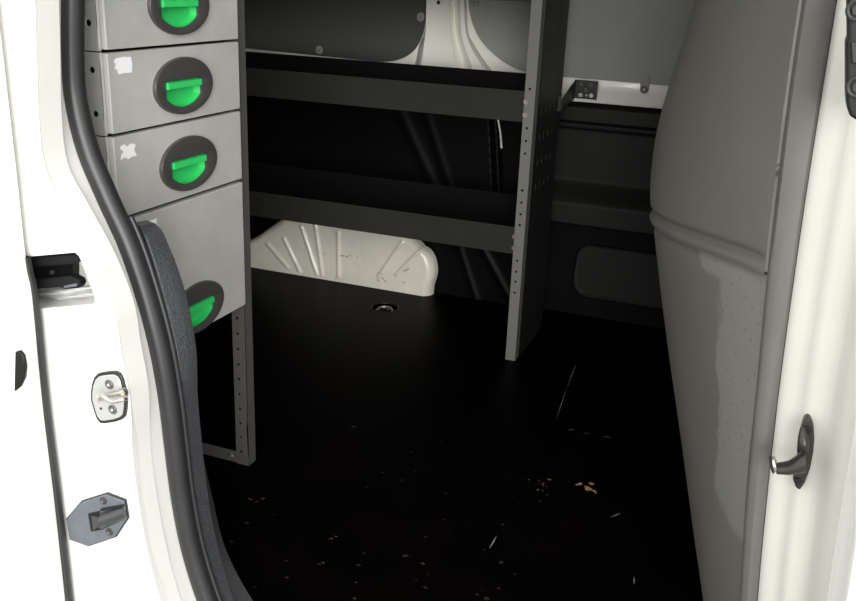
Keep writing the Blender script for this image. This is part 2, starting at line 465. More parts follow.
# dark scuffs on the arch
bm = BM(); bm.from_mesh(wa.data)
for x, y, l in ((232, 188, 3), (246, 190, 5), (290, 197, 14), (302, 199, 9), (310, 196, 5), (384, 262, 12), (395, 255, 9), (402, 262, 12), (392, 244, 8), (455, 235, 14), (462, 231, 8), (330, 200, 4), (345, 208, 3), (450, 266, 8), (385, 240, 4)):
    c = U(230 + x / 2.594, 180 + y / 2.594, 1, 2.8015); L_ = l / 2.594 * 2.8 / 925
    a = random.uniform(-.6, .6)
    vs = [bm.verts.new((c.x + L_ / 2 * math.cos(t) , 2.8025, c.z + .0012 * math.sin(t) + L_ / 2 * math.cos(t) * math.tan(a))) for t in [2 * PI * i / 8 for i in range(8)]]
    bm.faces.new(vs).material_index = 1
wa.data.materials.append(DARKMET); bm.to_mesh(wa.data); bm.free()

# ================================================================== SHELVING
SY = 2.407
t = thing('shelving_unit', 'tall dark grey steel shelving rack with bolted shelves against far wall', 'shelving', (-1.2, SY, 0))
# right post
bm = BM()
zh = [U(x, y, 1, SY).z for x, y in ((526, 88.7), (522, 127.8), (521, 140.6), (520, 153), (517, 189.8), (516.4, 201.8), (515.8, 213.7), (515, 224.5), (512, 260), (511.5, 271), (511, 281), (510, 292))]
zh += [z for z in (1.02, 1.055, 1.09)]
holed_strip(bm, (-.674, SY, 0), (1, 0, 0), (0, 0, 1), .029, 1.44, [(.013, z) for z in zh], .0034)
quad(bm, (-.645, SY, 0), (-.645, SY + .03, 0), (-.645, SY + .03, 1.44), (-.645, SY, 1.44))
weld(bm); obj('post', bm, POSTR, t, solid=.0022, smooth=False)
bm = BM(); holed_strip(bm, (-1.78, SY, 0), (1, 0, 0), (0, 0, 1), .029, 1.44, [(.013, .05 + .035 * i) for i in range(39)], .0034)
quad(bm, (-1.78, SY, 0), (-1.78, SY + .03, 0), (-1.78, SY + .03, 1.44), (-1.78, SY, 1.44)); weld(bm); obj('post', bm, POST, t, solid=.0022, smooth=False)
for X in (-.645, -1.782):
    bm = BM(); box(bm, X - .0012, X + .0012, SY + .030, 2.695, .0, 1.44)
    if X > -1:
        for z in (.50, .57, .64, .71, .79, .86, .93, 1.0):
            for k in range(4):
                y = 2.48 + k * .045
                cyl(bm, (X + .0008, y, z - .010), (0, 0, 1), .0014, .018, 8)
    obj('end_panel', bm, BLACKST, t)
# shelves
def shelf(z0, z1, zb):
    bm = BM()
    xa, xb = -1.751, -.648 - .0262
    # front rail, floor, back lip as one folded sheet (cross-section)
    prof = [(SY + .012, z1 - .0), (SY - .0008, z1), (SY - .0008, z0), (SY + .012, z0 + .001)]
    prof = [(SY + .014, z1 - .002), (SY + .001, z1), (SY + .001, z0), (SY + .006, z0 + .002), (2.68, z0 + .004), (2.68, zb)]
    rows = [[(x, y, z) for y, z in prof] for x in (xa, -.9, xb - .0)]
    loft(bm, rows)
    rows = None
    s = obj('shelf', bm, [RAIL, BLACKD], t, solid=.0015, smooth=False, soff=1)
    for p in s.data.polygons:
        if p.center.y > .003: p.material_index = 1
    return s
s1 = shelf(.688, .7665, .787)
s2 = shelf(.3215, .3965, .425)
s3 = shelf(.993, 1.07, 1.09)
# the inside of the shelf trays is black mat
for z0 in (.688, .3215, .993):
    bm = BM(); box(bm, -1.750, -.676, SY + .016, 2.674, z0 + .0056, z0 + .0085)
    obj('shelf_mat', bm, BLKP, {.688: s1, .3215: s2, .993: s3}[z0])
# rail tongues bolted on the post + bolts
boltm = None
for (px, py) in ((526, 101.9), (525, 115), (514.6, 236.5), (514, 248)):
    c = U(px, py, 1, SY - .003)
    bm = BM(); cyl(bm, (c.x, SY - .0022, c.z), (0, -1, 0), .0065, .0025, 20); cyl(bm, (c.x, SY - .0044, c.z), (0, -1, 0), .0048, .0025, 6, .0035)
    obj('bolt', bm, BOLT, t)
# tiny scribe marks on the lower rail
# bracket to the wall
c0 = U(576, 79.5, 1, 2.828); c1 = U(596.5, 100.5, 1, 2.828)
tb = thing('mounting_bracket', 'black steel bracket joining the shelving to the pale belt strip', 'bracket', (c0.x, 2.70, c1.z))
bm = BM()
box(bm, c0.x, c1.x, 2.826, 2.829, c1.z, c0.z)
pa = U(561, 112, 0, -.640)
prism(bm, [(2.665, .690), (2.675, .725), (2.828, c0.z), (2.828, c1.z)], 0, c0.x - .0015, c0.x + .0015)
box(bm, -.643, c0.x + .001, 2.655, 2.6575, .690, .735)
quad(bm, (-.643, 2.656, .735), (c0.x, 2.656, .735), (c0.x, 2.68, .735), (-.643, 2.68, .735))
obj('plate', bm, BLACKST, tb)
for px, py in ((580.5, 95), (591.3, 95.6)):
    c = U(px, py, 1, 2.826); bm = BM(); cyl(bm, c, (0, -1, 0), .0062, .002, 20); cyl(bm, c + Vector((0, -.002, 0)), (0, -1, 0), .004, .002, 6); obj('bolt', bm, BOLT, tb)
c = U(586.5, 95.3, 1, 2.826); bm = BM(); cyl(bm, c, (0, -1, 0), .003, .0015, 12); obj('rivet', bm, BOLT, tb)
for px, py in ((581, 84), (591, 85), (586, 90)):
    c = U(px, py, 1, 2.826); bm = BM(); torus(bm, c, (0, 1, 0), .004, .0008, 16, 6); obj('rivet', bm, CLIP, tb)

# ================================================================== LASHING RING
t = thing('lashing_ring', 'small metal lashing ring sunk in a round floor recess', 'tie-down ring', (RC.x, RC.y, -0.018))
bm = BM(); cyl(bm, (RC.x, RC.y, -.018), (0, 0, 1), .040, .0015, 36); torus(bm, (RC.x, RC.y, -.001), (0, 0, 1), .0452, .0022, 40, 8)
obj('cup', bm, BLKP, t)
bm = BM(); torus(bm, (RC.x + .002, RC.y - .010, -.011), (0.05, -.35, 1), .026, .0042, 36, 10); obj('ring', bm, BOLT, t)
bm = BM(); box(bm, RC.x - .012, RC.x + .012, RC.y + .008, RC.y + .022, -.0165, -.006); obj('saddle', bm, DARKMET, t, bevel=.003)

# ================================================================== DRAWER UNIT
DX = -1.0
t = thing('drawer_unit', 'grey steel drawer cabinet with green handles and perforated post, left of doorway', 'drawer unit', (-1.2, 1.37, 0))
Y0, Y1 = 1.184, 1.5525
def ring_mesh(cy, cz, a=.083, bb=.0485):
    """oval surround with a D-shaped opening; faces +X"""
    n = 64; x = DX + .0005
    def inner(tt):
        # opening: flat top, rounded bottom; half width .0515, top +.013, sides to -.018, bottom -.033
        c, s = math.cos(tt), math.sin(tt)
        best = 1e9
        top, hw = .013, .0515
        if s > 1e-6: best = min(best, top / s)
        if abs(c) > 1e-6: best = min(best, hw / abs(c))
        if s < -1e-6:
            lo, hi = 0, .1
            for _ in range(24):
                md_ = (lo + hi) / 2; u, v = md_ * c, md_ * s
                if v < -.034 + .017 * (abs(u) / hw) ** 2.2: hi = md_
                else: lo = md_
            best = min(best, lo)
        return best
    rows = []
    ts = [2 * PI * i / n + .001 for i in range(n)]
    ex = lambda k, xo: [(x + xo, cy + a * k * math.cos(q), cz + bb * k * math.sin(q)) for q in ts]
    ix = lambda k, xo: [(x + xo, cy + k * inner(q) * math.cos(q), cz - .002 + k * inner(q) * math.sin(q)) for q in ts]
    return ex, ix
def handle(cy, cz, dr):
    ex, ix = ring_mesh(cy, cz)
    bm = BM(); loft(bm, [ex(1, 0), ex(1, .004), ex(.985, .0062), ex(.93, .0072), ix(1.06, .0045), ix(1.0, .0035), ix(1.0, -.004)], True)
    obj('handle_surround', bm, RING, dr)
    bm = BM()
    R = loft(bm, [ix(1.02, .0028), ix(.99, -.003), ix(.95, -.013)], True)
    bm.faces.new(R[-1])
    # grip tab along the top of the opening
    pts = [(DX + .0010, cz + .0095), (DX + .0085, cz + .0080), (DX + .0085, cz - .0020), (DX + .0045, cz - .0035), (DX + .0010, cz - .001)]
    def mk(y): return [(p[0], y, p[1]) for p in pts]
    R = loft(bm, [mk(cy - .049), mk(cy + .046)], True); bm.faces.new(R[0]); bm.faces.new(R[-1])
    obj('handle_grip', bm, GREEN, dr)
def drawer(z0, z1, cy, cz, nm='drawer'):
    bm = BM()
    box(bm, DX - .016, DX, Y0, Y1, z0, z1)
    d = obj(nm, bm, GALV, t)
    ex, ix = ring_mesh(cy, cz)
    bc = BM(); R = loft(bc, [ix(1.12, -.05), ix(1.12, .02)], True); bc.faces.new(R[0][::-1]); bc.faces.new(R[1])
    cu = obj('cutter', bc, GALV, t)
    md = d.modifiers.new('b', 'BOOLEAN'); md.object = cu; md.operation = 'DIFFERENCE'; md.solver = 'EXACT'
    bpy.context.view_layer.update(); dg = bpy.context.evaluated_depsgraph_get()
    me = bpy.data.meshes.new_from_object(d.evaluated_get(dg)); d.modifiers.clear(); d.data = me
    bpy.data.objects.remove(cu)
    for p in me.polygons: p.use_smooth = False
    bv = d.modifiers.new('bevel', 'BEVEL'); bv.width = .002; bv.segments = 2; bv.limit_method = 'ANGLE'; bv.angle_limit = math.radians(60)
    # shallow box behind the front
    handle(cy, cz, d)
    return d
d1 = drawer(.9195, 1.052, 1.370, .983)
d2 = drawer(.7900, .9145, 1.3715, .8495)
d3 = drawer(.6525, .7845, 1.3765, .7125)
d4 = drawer(.3870, .6455, 1.3830, .4345)
d4['label'] = 'deep bottom drawer front'
def sticker(dr, pts):
    bm = BM(); q = [U(x, y, 0, DX + .0004) for x, y in pts]
    prism(bm, [(p.y, p.z) for p in q], 0, DX + .0001, DX + .0006); obj('sticker', bm, STICK, dr)
sticker(d2, [(116, 58.5), (124, 56.8), (131, 57), (132.3, 65), (131.8, 72.5), (124, 73), (118.5, 74.5), (117.5, 70), (114.5, 68.5), (116.5, 65), (114, 62)])
sticker(d3, [(121, 146), (125, 144.5), (127, 147), (131, 143.5), (136, 144.5), (134, 149), (136.8, 156), (132, 156.5), (128, 159.5), (125.5, 157), (121, 160), (121.5, 155), (124, 152), (120.5, 149)])
sticker(d4, [(136, 226), (144, 223), (150, 221), (157, 218.5), (156, 223), (158.5, 224.5), (154.5, 229), (152, 231.5), (148, 231), (143, 233), (139, 229)])
HX = U(88.5, 23, 1, 1.176).x
HZ = [U(x, y, 1, 1.176).z for x, y in ((88.5, 23), (92.5, 70), (96.5, 114), (101, 155))]
# module cases: near side plates with round holes, each its own part
for z0, z1, hz in ((.9175, 1.054, (HZ[0],)), (.7875, .9155, (HZ[1], HZ[2])), (.6500, .7855, (HZ[3],)), (.3850, .6480, (.60, .52, .44))):
    bm = BM()
    xe = -1.0085
    holed_strip(bm, (-1.40, 1.176, z0), (1, 0, 0), (0, 0, 1), xe + 1.40, z1 - z0, [(HX + 1.40, z - z0) for z in hz], .0050)
    quad(bm, (xe, 1.176, z0), (xe, 1.182, z0), (xe, 1.182, z1), (xe, 1.176, z1))
    weld(bm); obj('case_side', bm, GALVS, t, solid=.0012, smooth=False)
bm = BM(); box(bm, -1.40, -1.045, 1.180, 1.550, .388, 1.05); obj('case', bm, BLKP, t)
# perforated angle post at the far corner of the cabinet
def angle_post(name, x, y, hs, hb):
    bm = BM()
    holed_strip(bm, (x - .031, y, 0), (1, 0, 0), (0, 0, 1), .031, 1.44, [(.0125, z) for z in hs], .0032)
    holed_strip(bm, (x, y, 0), (0, 1, 0), (0, 0, 1), .030, 1.44, [(.015, z) for z in hb], .0032)
    weld(bm); return obj(name, bm, POST, t, solid=.0022, smooth=False, bevel=0)
angle_post('post', -1.0085, 1.5585, [.032 + .0352 * i for i in range(40)], [.095])
bm = BM(); box(bm, -1.40, -1.0395, 1.5600, 1.5630, .001, .028); obj('base_rail', bm, POST, t)
bm = BM(); holed_strip(bm, (-1.43, 1.5585, 0), (1, 0, 0), (0, 0, 1), .031, 1.44, [(.0125, .032 + .0352 * i) for i in range(40)], .0032); obj('post', bm, POST, t, solid=.0022)
c = U(231.5, 455.5, 1, 1.5595); bm = BM(); cyl(bm, c, (0, -1, 0), .006, .002, 18); cyl(bm, c + Vector((0, -.002, 0)), (0, -1, 0), .0045, .004, 6); obj('bolt', bm, BOLT, t)

# ================================================================== LEFT PILLAR, SEAL, TRIMS
def curve_px(pts, y, n=6, zlow=None):
    c = [U(a, b_, 1, y) for a, b_ in pts]
    top = Vector((c[0].x, y, CEIL)); 
    c = catmull(c, n)
    return [top] + c
sL = [(60, -20), (60, 0), (60, 60), (63.5, 100), (75, 150), (94, 200), (115.5, 250), (134, 300), (147, 350), (156, 400), (163, 450), (170, 500), (180, 550), (196, 601), (216, 650), (242, 700)]
sR = [(85, -20), (85, 0), (85, 60), (88, 100), (101, 150), (123, 200), (142, 240), (160, 300), (173, 350), (181.5, 400), (187, 450), (193, 500), (203, 550), (219, 601), (240, 650), (268, 700)]
cs = [((a[0] + b_[0]) / 2, (a[1] + b_[1]) / 2) for a, b_ in zip(sL, sR)]
path = curve_px(cs, 1.075)
wid = [(b_[0] - a[0]) / 2 * math.cos(.15) * 1.21 / 925 for a, b_ in zip(sL, sR)]
bm = BM(); tube(bm, path, .0166, 20)
# thin outer lip line beside the bulb
rim = [p + Vector((.0, -.010, 0)) for p in path]
ds = tag(obj('door_seal', bm, RUBBER), 'thick black rubber weatherstrip curving down the left edge of the doorway', 'door seal')
def offs(path, d, y):
    out = []
    for i, p in enumerate(path):
        tg = (path[min(i + 1, len(path) - 1)] - path[max(i - 1, 0)]).normalized()
        nrm = Vector((-tg.z, 0, tg.x))
        if nrm.x < 0: nrm = -nrm
        q = p + nrm * d; out.append(Vector((q.x, y, q.z)))
    return out
bm = BM(); tube(bm, [p for p in offs(path, .0135, 1.088) if p.z < .69], .0045, 12); obj('lip', bm, RUBBER, ds)
bm = BM(); tube(bm, offs(path, -.0150, 1.074), .0022, 8); obj('edge_bead', bm, RUBBER, ds)

# outer rim of the pillar: (left of band) and band sweeping back to the seal
rimpx = [(35, -20), (35, 0), (37, 60), (39, 120), (46, 170), (68, 212), (94, 260), (114, 310), (121, 350), (130, 400), (132, 450), (138, 500), (147, 550), (160, 601), (178, 650), (203, 700)]
rim = curve_px(rimpx, .985)
seat = offs(path, -.011, 1.076)
bm = BM()
mid = [a.lerp(b_, .30) + Vector((0, -.012, 0)) for a, b_ in zip(rim, seat)]
mid2 = [a.lerp(b_, .72) + Vector((0, -.006, 0)) for a, b_ in zip(rim, seat)]
rim0 = [p + Vector((-.001, 0, 0)) for p in rim]
back = [p + Vector((-.03, .02, 0)) for p in seat]
loft(bm, [rim0, rim, mid, mid2, seat, back])
# face of the pillar with the notch of the door rail
ny0, ny1 = .668, .597
notch = [(-1.12, U(27, 257, 1, .985).z), (U(27, 257, 1, .985).x, U(27, 257, 1, .985).z)]
top = U(27, 257, 1, .985); tr = U(78, 254, 1, .985); br = U(95, 303, 1, .985); bl = U(38, 309, 1, .985)
right = [(p.x, p.z) for p in rim0]
inner = [(-1.12, top.z), (top.x, top.z), (tr.x - .006, tr.z + .001), (tr.x + .001, tr.z - .003), (tr.x + .005, tr.z - .012), (br.x - .001, br.z + .012), (br.x, br.z), (br.x - .006, br.z - .003), (bl.x, bl.z), (-1.12, bl.z)]
pts = right + [(-1.12, right[-1][1])] + inner[::-1] + [(-1.12, CEIL)]
prism(bm, pts, 1, .985, 1.03)
# back of the recess
box(bm, -1.12, -.935, 1.06, 1.064, .56, .71)
pw = obj('wall_left', bm, PAINT, kind='structure', bevel=.002)
# quarter panel behind (closes the side of the van)
bm = BM(); box(bm, -2.7, -1.05, 1.10, 1.13, -.03, CEIL); obj('wall_near', bm, BLKP, kind='structure')
bm = BM(); box(bm, -2.7, -1.10, 1.03, 1.10, -.5, CEIL); obj('wall_quarter', bm, PAINT, kind='structure')

# textured trim strip inside the seal (starts below the lowest sticker)
tl = [(140, 226), (147, 240), (162, 290), (176, 350), (182.5, 400), (187, 450), (192, 500), (202, 550), (215, 601), (238, 650), (268, 700)]
trr = [(150, 227), (159, 240), (178, 290), (190.5, 350), (192.5, 400), (197, 450), (203, 500), (213, 550), (230, 601), (254, 650), (286, 700)]
A = curve_px(tl, 1.092)[1:]; B = curve_px(trr, 1.122)[1:]
bm = BM()
rows = [[p + Vector((-.02, .01, 0)) for p in A], A, [a.lerp(b_, .25) + Vector((.002, -.007, 0)) for a, b_ in zip(A, B)], [a.lerp(b_, .8) + Vector((.001, -.003, 0)) for a, b_ in zip(A, B)], B, [p + Vector((-.004, .02, 0)) for p in B], [p + Vector((-.03, .03, 0)) for p in B]]
loft(bm, rows)
for e in (0,):
    vs = [bm.verts.new(r[0]) for r in rows]; bm.faces.new(vs)
weld(bm); tag(obj('entry_trim', bm, TEXTR), 'textured charcoal plastic trim strip tucked inside the lower door seal', 'trim')
# step side panel
sr = [(191, 395), (197, 430), (203, 455), (213, 500), (226, 550), (253, 601), (290, 650), (335, 700)]
sl_ = [(188, 395), (191, 430), (194, 455), (200, 500), (208, 550), (225, 601), (250, 650), (280, 700)]
A = curve_px(sl_, 1.126)[1:]; B = curve_px(sr, 1.150)[1:]
A = [p for p in A]; B = [Vector((p.x, p.y, p.z)) for p in B]
bm = BM(); loft(bm, [A, [a.lerp(b_, .5) + Vector((.001, -.001, 0)) for a, b_ in zip(A, B)], B, [p + Vector((-.05, .002, 0)) for p in B]])
tag(obj('step_trim', bm, STEP), 'smooth dark grey plastic corner trim beside the step at lower left', 'trim')
# door sill below the picture
bm = BM(); box(bm, -.80, .40, 1.02, 1.16, -.40, -.03); obj('trim_2', bm, STEP, kind='structure')

# ================================================================== SLIDING DOOR
t = thing('sliding_door', 'open white sliding door slid back along the left of the van body', 'van door', (-1.5, .93, -.35))
g = [U(34, 296, 1, .972), U(44, 400, 1, .972), U(56, 500, 1, .972), U(67, 601, 1, .972)]
g0 = U(27, 257, 1, .972)
ed = catmull([Vector((g0.x - .006, .972, CEIL)), g0 + Vector((0, 0, .2)), g0] + g, 6)
ed.append(ed[-1] + (ed[-1] - ed[-2]).normalized() * .3)
bm = BM(); pts = [(p.x, p.z) for p in ed] + [(-2.2, ed[-1].z), (-2.2, CEIL)]
prism(bm, pts, 1, .925, .972); obj('door_panel', bm, PAINT, t, bevel=.004, seg=3)
# rubber edge strip: widens downwards
low = [p for p in ed if p.z < g0.z + .002]
bm = BM()
n = len(low); rows = []
for i, p in enumerate(low):
    w = .0035 + .0055 * i / n
    rows.append([(p.x - .001, .968, p.z), (p.x + w * .8, .969, p.z), (p.x + w, .972, p.z), (p.x + w, .976, p.z), (p.x - .01, .978, p.z)])
loft(bm, rows); obj('edge_seal', bm, RUBBER, t)
c = U(17, 351, 1, .924); e = U(16, 391, 1, .924)
pts = [(c.x, c.z)] + [(lambda p: (p.x, p.z))(U(x, y, 1, .924)) for x, y in ((21, 350), (25, 355), (27, 366), (26, 377), (22, 386))] + [(e.x, e.z)]
bm = BM(); prism(bm, pts, 1, .920, .926); obj('bumper', bm, BLKP, t, bevel=.0015)

# ================================================================== RAIL BRACKET IN THE NOTCH
t = thing('door_rail_bracket', 'black bracket with screw inside square notch of white pillar', 'bracket', (-.93, 1.03, .62))
q = lambda x, y, Y=1.0: (lambda p: (p.x, p.z))(U(x, y, 1, Y))
bm = BM(); prism(bm, [q(24, 258), q(76, 254), q(79, 257), q(79, 262), q(74, 264), q(26, 268)], 1, 1.00, 1.03); obj('rail_top', bm, STEP, t, bevel=.002)
bm = BM(); prism(bm, [q(26, 262, 1.045), q(73, 258, 1.045), q(73, 282, 1.045), q(28, 288, 1.045)], 1, 1.045, 1.058); obj('web', bm, BLKP, t)
bm = BM(); prism(bm, [q(28, 281), q(70, 276), q(78, 280), q(79.5, 285), q(77, 288.5), q(64, 289.5), q(60, 287), q(30, 290)], 1, 1.00, 1.016); obj('rail_arm', bm, STEP, t, bevel=.002)
bm = BM(); prism(bm, [q(64, 285.5, 1.0), q(77, 283, 1.0), q(77.5, 286, 1.0), q(65, 288, 1.0)], 1, .998, 1.002); obj('wear_pad', bm, GUIDE, t, bevel=.001)
c = U(54, 271.5, 1, 1.045); bm = BM(); cyl(bm, c, (0, -1, 0), .006, .003, 20); obj('washer', bm, BLKP, t)
bm = BM(); cyl(bm, c + Vector((0, -.003, 0)), (0, -1, 0), .0032, .003, 12); obj('screw', bm, BOLT, t)
bm = BM()
rows = []
for i in range(13):
    v = i / 12; row = []
    for j in range(19):
        u = j / 18
        a = U(30 + 66 * u, 292 + 19 * v - 3 * u, 1, 1.035)
        row.append((a.x, 1.052 - .040 * v + .003 * math.sin(9 * v + 3 * u) * math.sin(5 * u + 2) + .003 * math.sin(21 * v + 7 * u), a.z))
    rows.append(row)
loft(bm, rows); tag(obj('foam_pad', bm, WHITEPL), 'crumpled white padding filling the bottom of the pillar notch', 'padding')

# ================================================================== STRIKER (left pillar)
FY = .985
def hexp(pts, Y, s=1.0):
    q_ = [U(x, y, 1, FY) for x, y in pts]; cx = sum(p.x for p in q_) / len(q_); cz = sum(p.z for p in q_) / len(q_)
    return [(cx + (p.x - cx) * s, cz + (p.z - cz) * s) for p in q_]
outl = [(96.5, 376.5), (100, 373), (104, 372), (112, 371), (117.5, 371), (121.5, 373.5), (124, 378.5), (126.5, 390), (128, 400), (127.5, 408), (126.5, 415), (123.5, 418), (116, 420.5), (106, 422), (102, 421.5), (98.5, 417), (95.5, 408), (93, 399), (93, 391), (94, 383)]
c = U(110.5, 397, 1, FY)
t = thing('door_striker', 'zinc-plated oval-plate striker loop bolted on the white left pillar', 'striker', (c.x, FY, c.z))
bm = BM(); prism(bm, hexp(outl, FY, 1.02), 1, FY - .0045, FY + .002); obj('gasket', bm, RUBBER, t, bevel=.001)
SPL = mat('striker_plate', (.62, .62, .61), .32, .5)
bm = BM(); prism(bm, hexp(outl, FY, .90), 1, FY - .0058, FY - .002); obj('plate', bm, SPL, t, bevel=.001)
for x, y in ((109.3, 384.5), (112.7, 409.5)):
    p = U(x, y, 1, FY - .006)
    bm = BM(); torus(bm, p, (0, 1, 0), .0066, .0012, 28, 8); cyl(bm, p, (0, -1, 0), .0058, .002, 24, .0045)
    s = obj('screw', bm, mat('screw_zinc', (.17, .17, .165), .35, .5), t)
    bm = BM(); cyl(bm, p + Vector((0, -.002, 0)), (0, -1, 0), .002, .0006, 6); obj('socket', bm, PAINT, s)
p = [U(98.5, 400, 1, FY - .006), U(98.5, 396, 1, FY - .020), U(102, 395.5, 1, FY - .032), U(108, 400, 1, FY - .036), U(114, 402, 1, FY - .036), U(123, 399.5, 1, FY - .034), U(126.3, 398.8, 1, FY - .022), U(125, 396, 1, FY - .006)]
bm = BM(); tube(bm, catmull(p, 5), .0031, 12); obj('loop', bm, CHROME, t)
p0 = U(101.5, 397, 1, FY - .012); p1 = U(122, 393, 1, FY - .012)
bm = BM(); tube(bm, [p0, p1], .0042, 14); cyl(bm, p1 + Vector((-.001, .006, 0)), (0, -1, 0), .0065, .006, 20); cyl(bm, p0 + Vector((0, .006, 0)), (0, -1, 0), .006, .006, 20); obj('cross_pin', bm, CHROME, t)
p = U(101, 408.5, 1, FY - .006); bm = BM(); cyl(bm, p, (0, -1, 0), .002, .0005, 12); obj('hole', bm, BLKP, t)

# ================================================================== GUIDE BLOCK (lower left pillar)
Z = lambda x, y: (60 + x / 8.0125, 480 + y / 8.0125)
go = [Z(185, 165), Z(385, 102), Z(528, 158), Z(550, 300), Z(455, 445), Z(240, 518), Z(95, 465), Z(68, 305)]
c = U(99, 519, 1, FY)
t = thing('door_guide', 'grey eight-sided plastic guide block bolted low on the white left pillar', 'door guide', (c.x, FY, c.z))
def gp(pts, y): return [(lambda p: (p.x, p.z))(U(*q_, 1, y)) for q_ in pts]
gq = gp(go, FY); gx = sum(p[0] for p in gq) / 8; gz = sum(p[1] for p in gq) / 8
bm = BM(); prism(bm, [(gx + (p[0] - gx) * 1.035, gz + (p[1] - gz) * 1.035) for p in gq], 1, FY - .003, FY + .002); obj('gasket', bm, RUBBER, t)
bm = BM(); prism(bm, gp(go, FY), 1, FY - .006, FY + .002); obj('plate', bm, GUIDE, t, bevel=.0015)
bm = BM(); prism(bm, gp([Z(228, 268), Z(320, 245), Z(348, 395), Z(252, 412)], FY - .006), 1, FY - .0075, FY - .004); obj('socket', bm, BLKP, t, bevel=.0008)
# half-round wedge
bm = BM()
a = [U(*Z(335, 255), 1, FY - .006), U(*Z(352, 392), 1, FY - .006)]; b2 = [U(*Z(505, 212), 1, FY - .006), U(*Z(545, 300), 1, FY - .006)]
rows = []
for k in range(7):
    u = k / 6; s0 = a[0].lerp(b2[0], u); s1_ = a[1].lerp(b2[1], u)
    hh = .013 * (1 - .5 * u * u)
    row = [s0.lerp(s1_, v / 10) + Vector((0, -hh * math.sin(PI * v / 10) ** .7 if 0 < v < 10 else 0, 0)) for v in range(11)]
    rows.append(row)
R = loft(bm, rows); bm.faces.new(R[0]); bm.faces.new(R[-1])
obj('wedge', bm, mat('guide_wedge', (.045, .047, .05), .3), t)
bm = BM(); tube(bm, [U(*Z(330, 240), 1, FY - .009), U(*Z(510, 205), 1, FY - .008)], .0022, 8); obj('rib', bm, BLKP, t)
bm = BM(); prism(bm, gp([Z(255, 285), Z(322, 300), Z(325, 365), Z(268, 400)], FY - .008), 1, FY - .009, FY - .007); obj('spring_plate', bm, mat('guide_spring', (.05,.05,.052), .4), t)
for x, y in ((350, 165), (397, 415)):
    p = U(*Z(x, y), 1, FY - .006)
    bm = BM(); cyl(bm, p, (0, -1, 0), .0062, .0015, 24); cyl(bm, p + Vector((0, -.0015, 0)), (0, -1, 0), .0046, .0022, 20, .004)
    s = obj('bolt', bm, RING, t)
    bm = BM(); cyl(bm, p + Vector((0, -.0037, 0)), (0, -1, 0), .0018, .0006, 6); obj('bolt_socket', bm, CHROME, s)

# ================================================================== BULKHEAD
edgeL = [(0.0, .050), (.28, .030), (.458, .013), (.596, .005), (.736, -.005), (.933, -.014), (1.039, -.016), (1.5, -.02)]
edgeR = [(0.0, .085), (.286, .054), (.45, .042), (.602, .033), (.824, .025), (1.04, .021), (1.5, .018)]
bz = [(0.0, .035), (.05, .050), (.126, .080), (.28, .125), (.43, .168), (.53, .194), (.62, .216), (.69, .232), (.76, .234), (.83, .230), (.90, .215), (1.03, .193), (1.2, .15), (1.5, .08)]
def sh(Y):
    # 0 at the near edge, 1 at the belly, back to 0 and beyond at the far wall
    tab = [(1.125, 0), (1.15, .040), (1.20, .165), (1.28, .36), (1.38, .585), (1.50, .805), (1.60, .935), (1.70, .992), (1.76, 1.0), (1.84, .965), (1.95, .80), (2.1, .55), (2.4, .25), (2.86, 0)]
    return lerp_tab(tab, Y)
def smooth_tab(f, x, w):
    return sum(f(x + w * k / 4) for k in range(-4, 5)) / 9
def lineZ(Y): return lerp_tab([(1.10, .732), (1.20, .718), (1.30, .702), (1.40, .686), (1.50, .670), (1.60, .655), (1.70, .640), (1.80, .632), (2.9, .62)], Y)
def bx(Y, z, w=.02):
    e = smooth_tab(lambda q_: lerp_tab(edgeL, q_), z, .06); b_ = smooth_tab(lambda q_: lerp_tab(bz, max(0, q_)), z, .05)
    s = 1 - (1 - max(0, (Y - 1.125) / .635)) ** 1.7 if Y < 1.74 else smooth_tab(sh, Y, .04 * sstep(1.74, 1.86, Y))
    far = .04 * sstep(1.9, 2.8, Y)
    return e * (1 - s) - b_ * s + far
t = thing('bulkhead', 'dark grey moulded bulkhead panel bulging into the load space at right', 'partition', (0, 1.6, 0))
Ys = [1.127 + .0125 * i for i in range(0, 30)] + [1.5 + .02 * i for i in range(0, 25)] + [2.0 + .06 * i for i in range(15)]
Ys = sorted(set(round(y, 4) for y in Ys if y < 2.83)) + [2.828]
bm = BM(); rows = []
nU = 46
zs = [0, .002, .004, .006, .008, .010, .012, .014, .016, .018, .020, .022, .0245, .027, .03, .035, .042, .05, .06, .075, .09] + [.09 + .032 * i for i in range(1, 24)]
rows = [[(bx(Y, lineZ(Y)) + .014, Y, lineZ(Y) + .0005) for Y in Ys]]
for h_ in zs:
    row = []
    for Y in Ys:
        z = min(CEIL, lineZ(Y) + h_ * (CEIL - lineZ(Y)) / zs[-1] if h_ > .09 else lineZ(Y) + h_)
        d = .0030 * math.exp(-((h_ - .007) / .005) ** 2) - .0075 * math.exp(-((h_ - .020) / .0055) ** 2)
        d *= sstep(1.125, 1.16, Y)
        row.append((bx(Y, z) - d, Y, z))
    rows.append(row)
loft(bm, rows); obj('upper_panel', bm, BKH, t)
bm = BM(); rows = []
nL = 44
for j in range(nL + 1):
    row = []
    for Y in Ys:
        z = lineZ(Y) * (1 - (1 - j / nL) ** 1.6)
        row.append((bx(Y, z) + .003 + .006 * math.exp(-((lineZ(Y) - z) / .012) ** 2) * sstep(1.127, 1.16, Y), Y, z))
    rows.append(row)
rows.append([(bx(Y, lineZ(Y)) + .020, Y, lineZ(Y) - .0005) for Y in Ys])
loft(bm, rows); obj('lower_panel', bm, BKL, t)
